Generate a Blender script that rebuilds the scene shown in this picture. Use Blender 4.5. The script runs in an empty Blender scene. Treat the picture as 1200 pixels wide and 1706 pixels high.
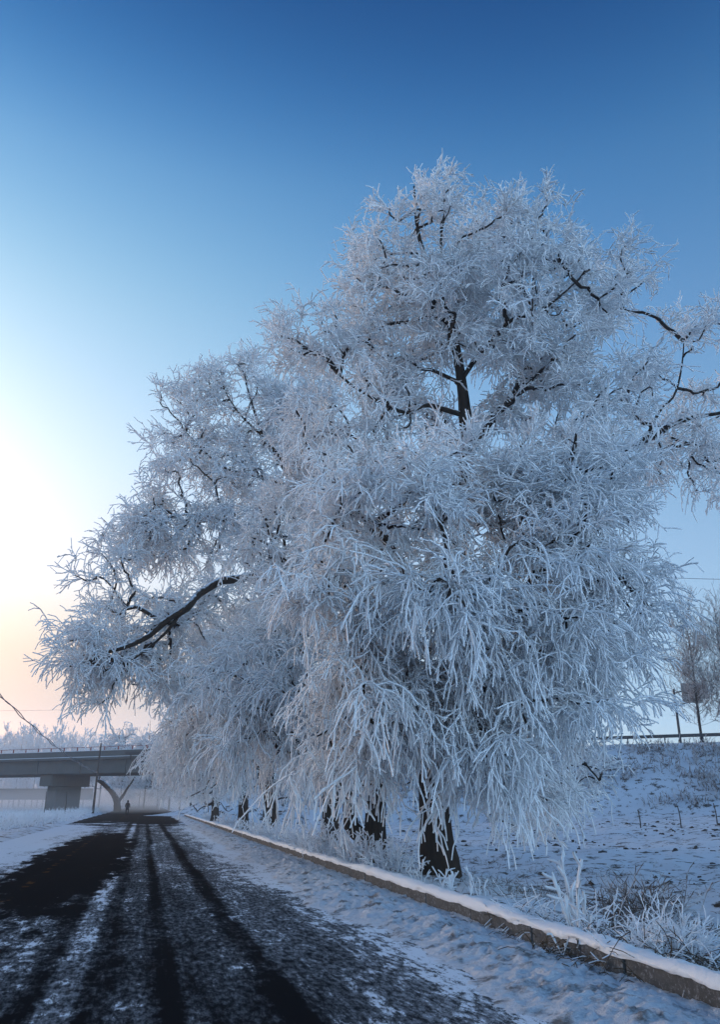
import bpy, bmesh, math, random
import numpy as np

sc = bpy.context.scene
C = sc.collection
RAD = math.radians

# ------------------------------------------------------------------ camera, sky, sun, exposure
PITCH = RAD(20.0)
EYE = 1.6
FPX = 1327.0                      # focal length in photograph pixels (28 mm on a 36 mm tall frame)
cd = bpy.data.cameras.new('camera')
cam = bpy.data.objects.new('camera', cd)
C.objects.link(cam)
sc.camera = cam
cam.location = (0, 0, EYE)
cam.rotation_euler = (RAD(90) + PITCH, 0, 0)
cd.sensor_fit = 'VERTICAL'
cd.sensor_height = 36
cd.lens = 28
cd.clip_start = 0.1
cd.clip_end = 6000

SUN_AZ, SUN_EL = -50.0, 8.0       # azimuth clockwise from +Y
world = bpy.data.worlds.new('World')
sc.world = world
world.use_nodes = True
wn = world.node_tree
bg = wn.nodes['Background']
sky = wn.nodes.new('ShaderNodeTexSky')
sky.sky_type = 'NISHITA'
sky.sun_disc = False
sky.sun_elevation = RAD(SUN_EL)
sky.sun_rotation = RAD(SUN_AZ)
sky.air_density = 1.0
sky.dust_density = 1.2
sky.ozone_density = 3.0
# colour grade by elevation: tinted towards the horizon, a deeper, darker blue above
tc = wn.nodes.new('ShaderNodeTexCoord')
sx = wn.nodes.new('ShaderNodeSeparateXYZ')
wn.links.new(tc.outputs['Generated'], sx.inputs[0])
asin = wn.nodes.new('ShaderNodeMath'); asin.operation = 'ARCSINE'
wn.links.new(sx.outputs['Z'], asin.inputs[0])
el = wn.nodes.new('ShaderNodeMath'); el.operation = 'DIVIDE'
wn.links.new(asin.outputs[0], el.inputs[0]); el.inputs[1].default_value = RAD(90)
SUNWARD = [(0, (.62, .54, .84)), (5, (.58, .43, .46)), (7.5, (.64, .45, .40)), (10.5, (.88, .58, .42)), (14.5, (1.25, .92, .74)),
           (22, (1.60, 1.27, 1.05)), (33, (1.24, 1.30, 1.04)), (42, (.64, .96, 1.02)), (48, (.22, .57, .80)), (54, (.09, .33, .57)), (90, (.06, .25, .50))]
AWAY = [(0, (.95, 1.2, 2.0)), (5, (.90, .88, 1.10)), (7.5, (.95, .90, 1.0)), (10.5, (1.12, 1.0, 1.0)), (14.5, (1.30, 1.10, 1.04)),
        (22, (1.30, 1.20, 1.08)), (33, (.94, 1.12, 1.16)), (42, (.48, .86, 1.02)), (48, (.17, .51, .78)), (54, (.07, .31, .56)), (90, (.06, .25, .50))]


def grade_ramp(stops):
    rn = wn.nodes.new('ShaderNodeValToRGB')
    wn.links.new(el.outputs[0], rn.inputs[0])
    cr = rn.color_ramp
    cr.interpolation = 'B_SPLINE'
    while len(cr.elements) < len(stops):
        cr.elements.new(0.5)
    for e, (deg, col) in zip(cr.elements, stops):
        e.position = deg / 90.0
    for e, (deg, col) in zip(cr.elements, stops):
        e.color = tuple(c / SKY_DIV for c in col) + (1,)
    return rn.outputs[0]


SKY_DIV = 2.0
# cosine of the horizontal angle from the sun
dotn = wn.nodes.new('ShaderNodeVectorMath'); dotn.operation = 'DOT_PRODUCT'
flat = wn.nodes.new('ShaderNodeVectorMath'); flat.operation = 'MULTIPLY'
wn.links.new(tc.outputs['Generated'], flat.inputs[0]); flat.inputs[1].default_value = (1, 1, 0)
nrmn = wn.nodes.new('ShaderNodeVectorMath'); nrmn.operation = 'NORMALIZE'
wn.links.new(flat.outputs[0], nrmn.inputs[0])
wn.links.new(nrmn.outputs[0], dotn.inputs[0]); dotn.inputs[1].default_value = (math.sin(RAD(SUN_AZ)), math.cos(RAD(SUN_AZ)), 0)
side_ = wn.nodes.new('ShaderNodeMapRange'); side_.interpolation_type = 'SMOOTHSTEP'
wn.links.new(dotn.outputs['Value'], side_.inputs[0])
side_.inputs[1].default_value = .30; side_.inputs[2].default_value = .92
gmix = wn.nodes.new('ShaderNodeMix'); gmix.data_type = 'RGBA'
wn.links.new(side_.outputs[0], gmix.inputs[0])
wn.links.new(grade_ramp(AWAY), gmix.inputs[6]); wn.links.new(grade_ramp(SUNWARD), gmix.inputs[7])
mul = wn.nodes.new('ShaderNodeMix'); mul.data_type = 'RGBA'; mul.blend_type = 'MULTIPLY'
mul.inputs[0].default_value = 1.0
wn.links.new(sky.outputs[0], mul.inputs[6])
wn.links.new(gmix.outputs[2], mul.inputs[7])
# fill light added to the unseen low sky opposite the sun, for the frost
sky_fill = wn.nodes.new('ShaderNodeMapRange'); sky_fill.interpolation_type = 'SMOOTHSTEP'
wn.links.new(dotn.outputs['Value'], sky_fill.inputs[0])
for i_, v_ in enumerate((.25, -.9, 0.0, 1.0)):
    sky_fill.inputs[1 + i_].default_value = v_
lowel = wn.nodes.new('ShaderNodeMapRange'); lowel.interpolation_type = 'SMOOTHSTEP'
wn.links.new(el.outputs[0], lowel.inputs[0])
for i_, v_ in enumerate((12 / 90, 50 / 90, 1.0, 0.15)):
    lowel.inputs[1 + i_].default_value = v_
af = wn.nodes.new('ShaderNodeMath'); af.operation = 'MULTIPLY'
wn.links.new(sky_fill.outputs[0], af.inputs[0]); wn.links.new(lowel.outputs[0], af.inputs[1])
amix = wn.nodes.new('ShaderNodeMix'); amix.data_type = 'RGBA'
wn.links.new(af.outputs[0], amix.inputs[0])
amix.inputs[6].default_value = (1, 1, 1, 1); amix.inputs[7].default_value = (3.0, 2.55, 2.3, 1)
amul = wn.nodes.new('ShaderNodeMix'); amul.data_type = 'RGBA'; amul.blend_type = 'MULTIPLY'
amul.inputs[0].default_value = 1.0
wn.links.new(mul.outputs[2], amul.inputs[6]); wn.links.new(amix.outputs[2], amul.inputs[7])
wn.links.new(amul.outputs[2], bg.inputs[0])
bg.inputs[1].default_value = 0.15

sd = bpy.data.lights.new('sun', 'SUN')
sun = bpy.data.objects.new('sun', sd)
C.objects.link(sun)
sd.energy = 0.32
sd.angle = RAD(10)
sd.color = (1.0, 0.84, 0.70)
# a sun lamp shines along its local -Z
sun.rotation_euler = (RAD(90 - SUN_EL), 0, RAD(180 - SUN_AZ))

vs = sc.view_settings
vs.view_transform = 'Standard'
vs.look = 'None'
vs.gamma = 1.0
vs.use_curve_mapping = False
vs.exposure = 2.05

cy = sc.cycles
cy.max_bounces = 8
cy.diffuse_bounces = 7
cy.glossy_bounces = 2
cy.volume_bounces = 1
cy.transmission_bounces = 2
cy.use_denoising = True
cy.denoiser = 'OPENIMAGEDENOISE'
cy.denoising_input_passes = 'RGB_ALBEDO_NORMAL'
cy.sample_clamp_indirect = 4.0

# ------------------------------------------------------------------ frames of reference
RA = math.atan(0.254)
RU = np.array([math.cos(RA), math.sin(RA)])        # to the right across the road
RW = np.array([-math.sin(RA), math.cos(RA)])       # along the road


def uw(u, w, z=0.0):
    return np.array([u * RU[0] + w * RW[0], u * RU[1] + w * RW[1], z])


HP = np.array([-49.6, 140.0])                      # a point on the highway's axis
HD = np.array([0.905, -0.4254])                    # along the highway
HN = np.array([-0.4254, -0.905])                   # across it, towards the road below


def at(x, y, Y):
    """the point of the place seen at photograph pixel (x, y), Y metres ahead"""
    v = (y - 853.0) / FPX
    d = np.array([(x - 600.0) / FPX, math.cos(PITCH) + v * math.sin(PITCH), math.sin(PITCH) - v * math.cos(PITCH)])
    t = Y / d[1]
    return np.array([d[0] * t, Y, EYE + d[2] * t])


# ------------------------------------------------------------------ numpy noise
def _hash(ix, iy, s):
    h = (ix.astype(np.int64) * 374761393 + iy.astype(np.int64) * 668265263 + s * 974634777) & 0x7fffffff
    h = ((h ^ (h >> 13)) * 1274126177) & 0x7fffffff
    return ((h ^ (h >> 16)) & 0xffff) / 65535.0


def vnoise(x, y, s=0):
    ix = np.floor(x); iy = np.floor(y)
    fx = x - ix; fy = y - iy
    fx = fx * fx * (3 - 2 * fx); fy = fy * fy * (3 - 2 * fy)
    a = _hash(ix, iy, s); b = _hash(ix + 1, iy, s); c = _hash(ix, iy + 1, s); d = _hash(ix + 1, iy + 1, s)
    return (a * (1 - fx) + b * fx) * (1 - fy) + (c * (1 - fx) + d * fx) * fy


def fbm(x, y, s=0, o=4):
    r = 0; amp = 0.5
    for k in range(o):
        r = r + amp * (vnoise(x * 2 ** k, y * 2 ** k, s + k) - 0.5)
        amp *= 0.5
    return r


def sstep(a, b, x):
    t = np.clip((x - a) / (b - a), 0, 1)
    return t * t * (3 - 2 * t)


# ------------------------------------------------------------------ mesh helpers
def link(o, parent=None, label=None, cat=None, group=None, kind=None):
    C.objects.link(o)
    if parent is not None:
        o.parent = parent
    if label:
        o['label'] = label
    if cat:
        o['category'] = cat
    if group:
        o['group'] = group
    if kind:
        o['kind'] = kind
    return o


def empty(name, loc, label=None, cat=None, group=None, kind=None, rz=0):
    o = bpy.data.objects.new(name, None)
    o.location = tuple(loc)
    o.rotation_euler = (0, 0, rz)
    return link(o, None, label, cat, group, kind)


def raw_mesh(name, V, F, mat, smooth=True):
    """V (n,3), F (m,k) array of equal-sided faces"""
    me = bpy.data.meshes.new(name)
    V = np.ascontiguousarray(V, dtype=np.float32); F = np.ascontiguousarray(F, dtype=np.int32)
    m, k = F.shape
    me.vertices.add(len(V)); me.vertices.foreach_set('co', V.ravel())
    me.loops.add(m * k); me.loops.foreach_set('vertex_index', F.ravel())
    me.polygons.add(m)
    me.polygons.foreach_set('loop_start', np.arange(0, m * k, k, dtype=np.int32))
    me.polygons.foreach_set('use_smooth', np.full(m, smooth, dtype=bool))
    me.update(calc_edges=True)
    me.materials.append(mat)
    return me


def raw_obj(name, V, F, mat, parent=None, smooth=True, **kw):
    o = bpy.data.objects.new(name, raw_mesh(name, V, F, mat, smooth))
    if parent is not None:
        o.matrix_parent_inverse = parent.matrix_basis.inverted() if False else o.matrix_parent_inverse
    return link(o, parent, **kw)


def nrm(a):
    return a / np.maximum(np.linalg.norm(a, axis=-1, keepdims=True), 1e-9)


def tubes(P, R, sides=3, rng=None):
    """P (N,K,3) polylines, R (N,K) radii -> verts, quads"""
    N, K, _ = P.shape
    rng = rng or np.random.default_rng(1)
    T = np.empty_like(P)
    T[:, 1:-1] = P[:, 2:] - P[:, :-2]
    T[:, 0] = P[:, 1] - P[:, 0]
    T[:, -1] = P[:, -1] - P[:, -2]
    T = nrm(T)
    ov = nrm(P[:, -1] - P[:, 0])
    ref = nrm(np.cross(ov, rng.normal(size=ov.shape)))[:, None, :]
    n = nrm(np.cross(T, np.broadcast_to(ref, T.shape)))
    b = np.cross(T, n)
    a = np.arange(sides) * 2 * np.pi / sides
    V = P[:, :, None, :] + R[:, :, None, None] * (np.cos(a)[None, None, :, None] * n[:, :, None, :] + np.sin(a)[None, None, :, None] * b[:, :, None, :])
    idx = np.arange(N * K * sides).reshape(N, K, sides)
    nx = np.roll(idx, -1, axis=2)
    F = np.stack([idx[:, :-1], nx[:, :-1], nx[:, 1:], idx[:, 1:]], axis=-1)
    return V.reshape(-1, 3), F.reshape(-1, 4)


def cat_mesh(parts):
    Vs = []; Fs = []; n = 0
    for V, F in parts:
        Vs.append(V); Fs.append(F + n); n += len(V)
    return np.concatenate(Vs), np.concatenate(Fs)


def tube_line(pts, rads, sides=8, sub=4):
    """one smooth tapering tube through pts"""
    pts = np.array(pts, float); rads = np.array(rads, float)
    P, R = spline(pts, rads, sub)
    return tubes(P[None], R[None], sides)


def spline(pts, rads, sub):
    n = len(pts)
    if n == 2:
        t = np.linspace(0, 1, sub + 1)[:, None]
        return pts[0] * (1 - t) + pts[1] * t, rads[0] * (1 - t[:, 0]) + rads[1] * t[:, 0]
    out = []; ro = []
    for i in range(n - 1):
        p0 = pts[max(i - 1, 0)]; p1 = pts[i]; p2 = pts[i + 1]; p3 = pts[min(i + 2, n - 1)]
        for k in range(sub):
            t = k / sub
            out.append(0.5 * ((2 * p1) + (-p0 + p2) * t + (2 * p0 - 5 * p1 + 4 * p2 - p3) * t * t + (-p0 + 3 * p1 - 3 * p2 + p3) * t ** 3))
            ro.append(rads[i] * (1 - t) + rads[i + 1] * t)
    out.append(pts[-1]); ro.append(rads[-1])
    return np.array(out), np.array(ro)


def box_bm(bm, c, s, rz=0.0, bevel=0.0):
    """add a (bevelled) box of size s centred at c"""
    r = bmesh.ops.create_cube(bm, size=1.0)
    vs_ = r['verts']
    for v in vs_:
        v.co.x *= s[0]; v.co.y *= s[1]; v.co.z *= s[2]
    if bevel > 0:
        es = list({e for v in vs_ for e in v.link_edges})
        rb = bmesh.ops.bevel(bm, geom=es, offset=bevel, segments=1, affect='EDGES')
        vs_ = list({v for f in rb['faces'] for v in f.verts} | {v for v in vs_ if v.is_valid})
    ca, sa = math.cos(rz), math.sin(rz)
    for v in vs_:
        x, y = v.co.x, v.co.y
        v.co.x = ca * x - sa * y + c[0]; v.co.y = sa * x + ca * y + c[1]; v.co.z += c[2]


def bm_obj(name, bm, mat, parent=None, smooth=False, **kw):
    me = bpy.data.meshes.new(name)
    bm.to_mesh(me); bm.free()
    me.materials.append(mat)
    if smooth:
        for p in me.polygons:
            p.use_smooth = True
    return link(bpy.data.objects.new(name, me), parent, **kw)


def box_obj(name, c, s, mat, parent=None, rz=0.0, bevel=0.0, **kw):
    bm = bmesh.new()
    box_bm(bm, c, s, rz, bevel)
    return bm_obj(name, bm, mat, parent, **kw)


# ------------------------------------------------------------------ materials
class NT:
    def __init__(self, name, rough=0.9, spec=0.1):
        m = bpy.data.materials.new(name); m.use_nodes = True
        self.m = m; self.t = m.node_tree; self.n = self.t.nodes; self.l = self.t.links
        self.b = self.n['Principled BSDF']
        self.b.inputs['Roughness'].default_value = rough
        self.b.inputs['Specular IOR Level'].default_value = spec
        self.tc = self.n.new('ShaderNodeTexCoord')

    def co(self, scale=(1, 1, 1), kind='Object'):
        mp = self.n.new('ShaderNodeMapping'); mp.inputs['Scale'].default_value = scale
        self.l.new(self.tc.outputs[kind], mp.inputs[0])
        return mp.outputs[0]

    def noise(self, scale, detail=4, rough=0.55, vec=None):
        x = self.n.new('ShaderNodeTexNoise')
        x.inputs['Scale'].default_value = scale; x.inputs['Detail'].default_value = detail; x.inputs['Roughness'].default_value = rough
        self.l.new(vec if vec is not None else self.co(), x.inputs['Vector'])
        return x.outputs[0]

    def math(self, op, a, b=0.0, c=0.0, clamp=False):
        x = self.n.new('ShaderNodeMath'); x.operation = op; x.use_clamp = clamp
        for i, v in enumerate((a, b, c)):
            if isinstance(v, (int, float)):
                x.inputs[i].default_value = v
            else:
                self.l.new(v, x.inputs[i])
        return x.outputs[0]

    def step(self, v, a, b, lo=0.0, hi=1.0):
        x = self.n.new('ShaderNodeMapRange'); x.interpolation_type = 'SMOOTHSTEP'
        self.l.new(v, x.inputs[0])
        for i, k in enumerate((a, b, lo, hi)):
            x.inputs[1 + i].default_value = k
        return x.outputs[0]

    def mix(self, f, a, b):
        x = self.n.new('ShaderNodeMix'); x.data_type = 'RGBA'
        for i, v in ((0, f), (6, a), (7, b)):
            if isinstance(v, (int, float)):
                x.inputs[i].default_value = v
            elif isinstance(v, tuple):
                x.inputs[i].default_value = (*v, 1)
            else:
                self.l.new(v, x.inputs[i])
        return x.outputs[2]

    def ramp(self, v, stops):
        x = self.n.new('ShaderNodeValToRGB'); self.l.new(v, x.inputs[0])
        el_ = x.color_ramp.elements
        while len(el_) < len(stops):
            el_.new(0.5)
        for e, (p, c_) in zip(el_, stops):
            e.position = p
        for e, (p, c_) in zip(el_, stops):
            e.color = (*c_, 1) if isinstance(c_, tuple) else (c_, c_, c_, 1)
        return x.outputs[0]

    def color(self, v):
        if isinstance(v, tuple):
            self.b.inputs['Base Color'].default_value = (*v, 1)
        else:
            self.l.new(v, self.b.inputs['Base Color'])

    def bump(self, h, strength=0.3, dist=0.02):
        x = self.n.new('ShaderNodeBump'); x.inputs['Strength'].default_value = strength; x.inputs['Distance'].default_value = dist
        self.l.new(h, x.inputs['Height']); self.l.new(x.outputs[0], self.b.inputs['Normal'])

    def nz(self):
        g = self.n.new('ShaderNodeNewGeometry'); s = self.n.new('ShaderNodeSeparateXYZ')
        self.l.new(g.outputs['Normal'], s.inputs[0])
        return s.outputs['Z']


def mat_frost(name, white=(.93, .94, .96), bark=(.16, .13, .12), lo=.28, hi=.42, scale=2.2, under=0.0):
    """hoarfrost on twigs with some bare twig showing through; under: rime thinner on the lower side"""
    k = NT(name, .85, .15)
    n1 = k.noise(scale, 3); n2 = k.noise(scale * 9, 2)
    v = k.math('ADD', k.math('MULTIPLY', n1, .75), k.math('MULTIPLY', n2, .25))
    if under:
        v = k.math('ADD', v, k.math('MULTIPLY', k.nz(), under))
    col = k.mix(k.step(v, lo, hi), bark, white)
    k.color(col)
    # rime crystals let some light through
    tr = k.n.new('ShaderNodeBsdfTranslucent'); k.l.new(col, tr.inputs[0])
    mx = k.n.new('ShaderNodeMixShader'); mx.inputs[0].default_value = .14
    k.l.new(k.b.outputs[0], mx.inputs[1]); k.l.new(tr.outputs[0], mx.inputs[2])
    k.l.new(mx.outputs[0], k.n['Material Output'].inputs[0])
    return k.m


def mat_bark(name, base=(.030, .024, .020), frost_from=.45):
    k = NT(name, .95, .05)
    n = k.noise(9, 5, .65, k.co((1, 1, .22))); n2 = k.noise(5, 4)
    col = k.mix(n, tuple(c * .45 for c in base), tuple(c * 1.7 for c in base))
    v = k.math('ADD', k.nz(), k.math('MULTIPLY', k.math('SUBTRACT', n2, .5), 1.1))
    k.color(k.mix(k.step(v, frost_from, frost_from + .35), col, (.78, .82, .88)))
    k.bump(n, .8, .03)
    return k.m


M = {}
M['frost'] = mat_frost('frost_twig')
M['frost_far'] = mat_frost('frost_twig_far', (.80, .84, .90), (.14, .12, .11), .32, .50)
M['branch'] = mat_bark('frosted_branch', (.032, .025, .022), .48)
M['bark'] = mat_bark('dark_bark')
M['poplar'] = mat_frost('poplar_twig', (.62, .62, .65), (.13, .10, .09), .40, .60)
M['weed'] = mat_frost('frost_weed', (.84, .87, .92), (.20, .15, .10), .30, .42, 5.0, .05)
M['straw'] = mat_frost('straw_blade', (.55, .55, .56), (.075, .052, .03), .52, .66, 6.0, .06)
M['brush'] = mat_frost('frost_brush', (.60, .63, .68), (.10, .075, .06), .42, .60, 1.5, .05)


def mat_snow(name, soil=(.035, .028, .024), soil_lo=.30, soil_hi=.36, bscale=9, alb=(.74, .79, .86), bstr=.5, sscale=1.6):
    k = NT(name, .75, .2)
    a = k.noise(sscale, 5, .6); f = k.noise(bscale, 6, .62); g = k.noise(bscale * 9, 3)
    v = k.math('ADD', k.math('MULTIPLY', a, .7), k.math('MULTIPLY', f, .3))
    shade = k.mix(k.noise(.35, 3), tuple(c * .86 for c in alb), alb)
    k.color(k.mix(k.step(v, soil_lo, soil_hi), soil, shade))
    k.bump(k.math('ADD', f, k.math('MULTIPLY', g, .25)), bstr, .05)
    return k.m


M['ground'] = mat_snow('field_snow', soil_lo=.40, soil_hi=.47, sscale=1.3, alb=(.60, .67, .76), bstr=1.0)
M['bank'] = mat_snow('bank_snow', (.14, .14, .145), .36, .50, 11, (.58, .63, .70), 1.0, 2.6)
M['cap'] = mat_snow('cap_snow', (.6, .62, .66), .25, .40, 22, (.78, .82, .87), .5)


def mat_road():
    k = NT('icy_road', .9, 0.0)
    s = k.n.new('ShaderNodeSeparateXYZ'); k.l.new(k.tc.outputs['Object'], s.inputs[0])
    U, W = s.outputs[0], s.outputs[1]
    wob = k.math('MULTIPLY', k.math('SUBTRACT', k.noise(.16, 3, .5, k.co((.6, .35, 1))), .5), .5)
    wob2 = k.math('MULTIPLY', k.math('SUBTRACT', k.noise(3, 5, .7), .5), .34)
    uu = k.math('ADD', k.math('ADD', U, wob), wob2)
    t = k.math('DIVIDE', k.math('ADD', uu, 6.0), 11.0)
    prof = [(-6, 1), (-5.0, .95), (-4.3, .80), (-3.4, .66), (-2.5, .50), (-1.9, .44), (-1.15, .46), (-1.0, .26), (-.84, .20), (-.70, .64), (-.50, .60),
            (-.42, .30), (-.28, .22), (-.14, .36), (.16, .36), (.26, .15), (.36, .14), (.48, .37), (1.10, .40), (1.22, .15), (1.38, .12), (1.52, .42),
            (2.1, .48), (2.5, .60), (3.0, .80), (3.6, .95), (4.6, 1)]
    S = None
    # the profile across the road as a float curve
    fc = k.n.new('ShaderNodeFloatCurve')
    cv = fc.mapping.curves[0]
    pts = [((u + 6) / 11.0, v) for u, v in prof]
    cv.points[0].location = (pts[0][0], pts[0][1]); cv.points[1].location = (pts[-1][0], pts[-1][1])
    for p in pts[1:-1]:
        cv.points.new(*p)
    for p in cv.points:
        p.handle_type = 'VECTOR'
    fc.mapping.update()
    k.l.new(t, fc.inputs['Value'])
    S = fc.outputs[0]
    # less snow cover towards the camera, more farther on
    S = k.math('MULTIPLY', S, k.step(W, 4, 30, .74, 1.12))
    S = k.math('ADD', S, k.math('MULTIPLY', k.math('SUBTRACT', k.noise(.55, 4, .6, k.co((1.5, .4, 1))), .5), .42))
    streak = k.noise(1.0, 5, .75, k.co((7, .14, 1)))
    S = k.math('ADD', S, k.math('MULTIPLY', k.math('SUBTRACT', streak, .5), .36))
    # bare wet stretch
    e1 = k.math('DIVIDE', k.math('ADD', U, 1.70), 1.40)
    e2 = k.math('DIVIDE', k.math('SUBTRACT', W, 31), 19.0)
    d = k.math('ADD', k.math('MULTIPLY', e1, e1), k.math('MULTIPLY', e2, e2))
    d = k.math('ADD', d, k.math('MULTIPLY', k.math('SUBTRACT', k.noise(.9, 5, .65, k.co((1.6, .55, 1))), .5), 2.6))
    bare = k.step(d, .75, 1.15, 1, 0)
    far = k.math('MULTIPLY', k.step(k.math('ADD', W, k.math('MULTIPLY', k.math('SUBTRACT', k.noise(.25, 3), .5), 50)), 62, 72), .9)
    bare = k.math('MAXIMUM', bare, far)
    S = k.math('MULTIPLY', S, k.math('SUBTRACT', 1.0, k.math('MULTIPLY', bare, .93)))
    # crusts, clots and dusting
    pat = k.noise(3.6, 5, .66, k.co((1.3, .55, 1))); grain = k.noise(18, 4, .7, k.co((1, .30, 1)))
    fine = k.noise(75, 3, .7); mid = k.noise(.8, 4, .6, k.co((1.4, .30, 1)))
    v = k.math('ADD', k.math('ADD', k.math('MULTIPLY', pat, .55), k.math('MULTIPLY', grain, .40)), k.math('ADD', k.math('MULTIPLY', fine, .30), k.math('MULTIPLY', mid, .45)))   # mean about .85
    vv = k.math('ADD', S, k.math('MULTIPLY', k.math('SUBTRACT', v, .85), 2.5))
    crust = k.step(vv, .54, .64)
    dust = k.math('MULTIPLY', k.step(k.math('ADD', S, k.math('MULTIPLY', k.math('SUBTRACT', v, .85), 1.0)), .12, .75), k.step(k.math('ADD', k.math('MULTIPLY', grain, .6), k.math('MULTIPLY', fine, .4)), .42, .58, .08, .60))
    cov = k.math('MAXIMUM', crust, dust)
    asphalt = k.mix(k.noise(140, 2), (.0045, .0048, .0058), (.016, .016, .018))
    # worn yellow line
    ln = k.math('MULTIPLY', k.step(k.math('ABSOLUTE', k.math('ADD', U, 2.2)), .06, .09, 1, 0), k.step(k.noise(1.4, 5, .7), .52, .60))
    asphalt = k.mix(k.math('MULTIPLY', ln, .35), asphalt, (.22, .10, .02))
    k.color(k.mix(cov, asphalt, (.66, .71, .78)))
    k.bump(k.math('ADD', cov, k.math('MULTIPLY', fine, .4)), .35, .02)
    return k.m


M['road'] = mat_road()


def mat_concrete(name, a=(.20, .19, .17), b=(.33, .32, .30), sc_=3.0):
    k = NT(name, .9, .15)
    n = k.noise(sc_, 6, .65); n2 = k.noise(sc_ * 12, 3); st = k.noise(2, 4, .6, k.co((6, 6, .5)))
    c = k.mix(n, a, b)
    c = k.mix(k.step(st, .55, .75, 0, .55), c, tuple(x * .35 for x in a))
    k.color(c); k.bump(n2, .4, .01)
    return k.m


def mat_kerb():
    k = NT('kerb_concrete', .9, .1)
    n = k.noise(7, 6, .7); big = k.noise(1.6, 5, .65); fr = k.noise(26, 5, .75)
    c = k.mix(n, (.030, .031, .032), (.11, .112, .115))
    c = k.mix(k.step(big, .52, .68, 0, .7), c, (.022, .020, .016))
    k.color(k.mix(k.step(fr, .50, .75, 0, .45), c, (.50, .54, .60)))
    k.bump(n, .6, .015)
    return k.m


M['kerb'] = mat_kerb()
M['bridge'] = mat_concrete('bridge_concrete', (.065, .07, .07), (.13, .135, .135), .5)
M['pier'] = mat_concrete('pier_concrete', (.08, .078, .074), (.14, .137, .13), .6)


def mat_plain(name, c, rough=.7, metal=0.0, var=.3, scale=6):
    k = NT(name, rough, .3)
    k.b.inputs['Metallic'].default_value = metal
    k.color(k.mix(k.noise(scale, 4), tuple(x * (1 - var) for x in c), tuple(min(1, x * (1 + var)) for x in c)))
    return k.m


M['red'] = mat_plain('red_paint', (.20, .03, .03))
M['steel'] = mat_plain('galvanised_steel', (.16, .17, .18), .5, .3)
M['darksteel'] = mat_plain('dark_steel', (.035, .037, .042), .6)
M['wood'] = mat_plain('old_wood', (.045, .038, .034), .9)
M['wire'] = mat_plain('frosted_wire', (.20, .20, .22), .8)
M['sign'] = mat_plain('sign_back', (.22, .21, .20), .6)
M['coat'] = mat_plain('dark_coat', (.02, .02, .025), .9)
M['skin'] = mat_plain('skin', (.35, .22, .16), .7)
M['clod'] = mat_plain('soil_clod', (.030, .024, .020), .95)

# ------------------------------------------------------------------ terrain


def ground_h(X, Y):
    u = X * RU[0] + Y * RU[1]
    w = X * RW[0] + Y * RW[1]
    # right-hand side: verge, ditch, field
    right = -0.02 - 0.30 * sstep(5.0, 8.5, u) - 0.62 * sstep(8.0, 12.5, u) + 0.30 * sstep(12.5, 17, u) + 1.25 * sstep(16, 62, u) + .0 * w
    left = 0.10 - 0.30 * sstep(-7.5, -13, u)
    z = np.where(u > 0, right, left)
    z = z - 0.12 * (sstep(-6.4, -5.5, u) * (1 - sstep(4.66, 4.9, u)))
    off = 1 - sstep(-6.6, -5.9, u) * (1 - sstep(4.8, 5.6, u))
    rr = np.sqrt(X * X + Y * Y)
    z = z + off * (0.34 * fbm(X * .22, Y * .22, 3, 4) + .30 * fbm(X * .9, Y * .9, 11, 4) * sstep(5.0, 7.5, np.abs(u)) + .10 * fbm(X * 3.1, Y * 3.1, 21, 3))
    # highway embankment, from the abutment to the right
    q = (X - HP[0]) * HD[0] + (Y - HP[1]) * HD[1]
    s = (X - HP[0]) * HN[0] + (Y - HP[1]) * HN[1]
    on = sstep(34, 46, q)
    top = 7.75
    emb = top * (1 - np.clip((np.abs(s) - 8.0) / 15.0, 0, 1))
    bump = .5 * fbm(X * .3, Y * .3, 31, 4) * sstep(8.2, 10, np.abs(s))
    z = np.where(on * emb > 0.02, np.maximum(z, on * (emb + bump)), z)
    return z


def build_ground():
    a = np.concatenate([np.linspace(-180, -40, 40, endpoint=False), np.linspace(-40, 40, 290, endpoint=False), np.linspace(40, 180, 41)])
    r = np.concatenate([[0.0], np.geomspace(2.5, 1500, 290)])
    A, Rr = np.meshgrid(np.radians(a), r)
    X = Rr * np.sin(A); Y = Rr * np.cos(A)
    Z = ground_h(X, Y)
    V = np.stack([X, Y, Z], -1).reshape(-1, 3)
    nr, na = X.shape
    idx = np.arange(nr * na).reshape(nr, na)
    F = np.stack([idx[:-1, :-1], idx[1:, :-1], idx[1:, 1:], idx[:-1, 1:]], -1).reshape(-1, 4)
    F = F[:, ::-1]
    o = raw_obj('ground', V, F, M['ground'], kind='structure')
    return o


build_ground()


def gz(x, y):
    return float(ground_h(np.array([x], float), np.array([y], float))[0])


# the road: its own frame, x across, y along
def strip(name, us, ws, zf, mat, **kw):
    Ug, Wg = np.meshgrid(us, ws)
    Z = zf(Ug, Wg)
    V = np.stack([Ug, Wg, Z], -1).reshape(-1, 3)
    nr, na = Ug.shape
    idx = np.arange(nr * na).reshape(nr, na)
    F = np.stack([idx[:-1, :-1], idx[:-1, 1:], idx[1:, 1:], idx[1:, :-1]], -1).reshape(-1, 4)
    o = raw_obj(name, V, F, mat, **kw)
    o.rotation_euler = (0, 0, RA)
    return o


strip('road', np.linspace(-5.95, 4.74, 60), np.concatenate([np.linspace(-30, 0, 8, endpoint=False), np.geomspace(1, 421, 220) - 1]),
      lambda u, w: .012 * fbm(u * .8, w * .3, 5, 3) + 0 * w, M['road'], kind='structure')


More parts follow.
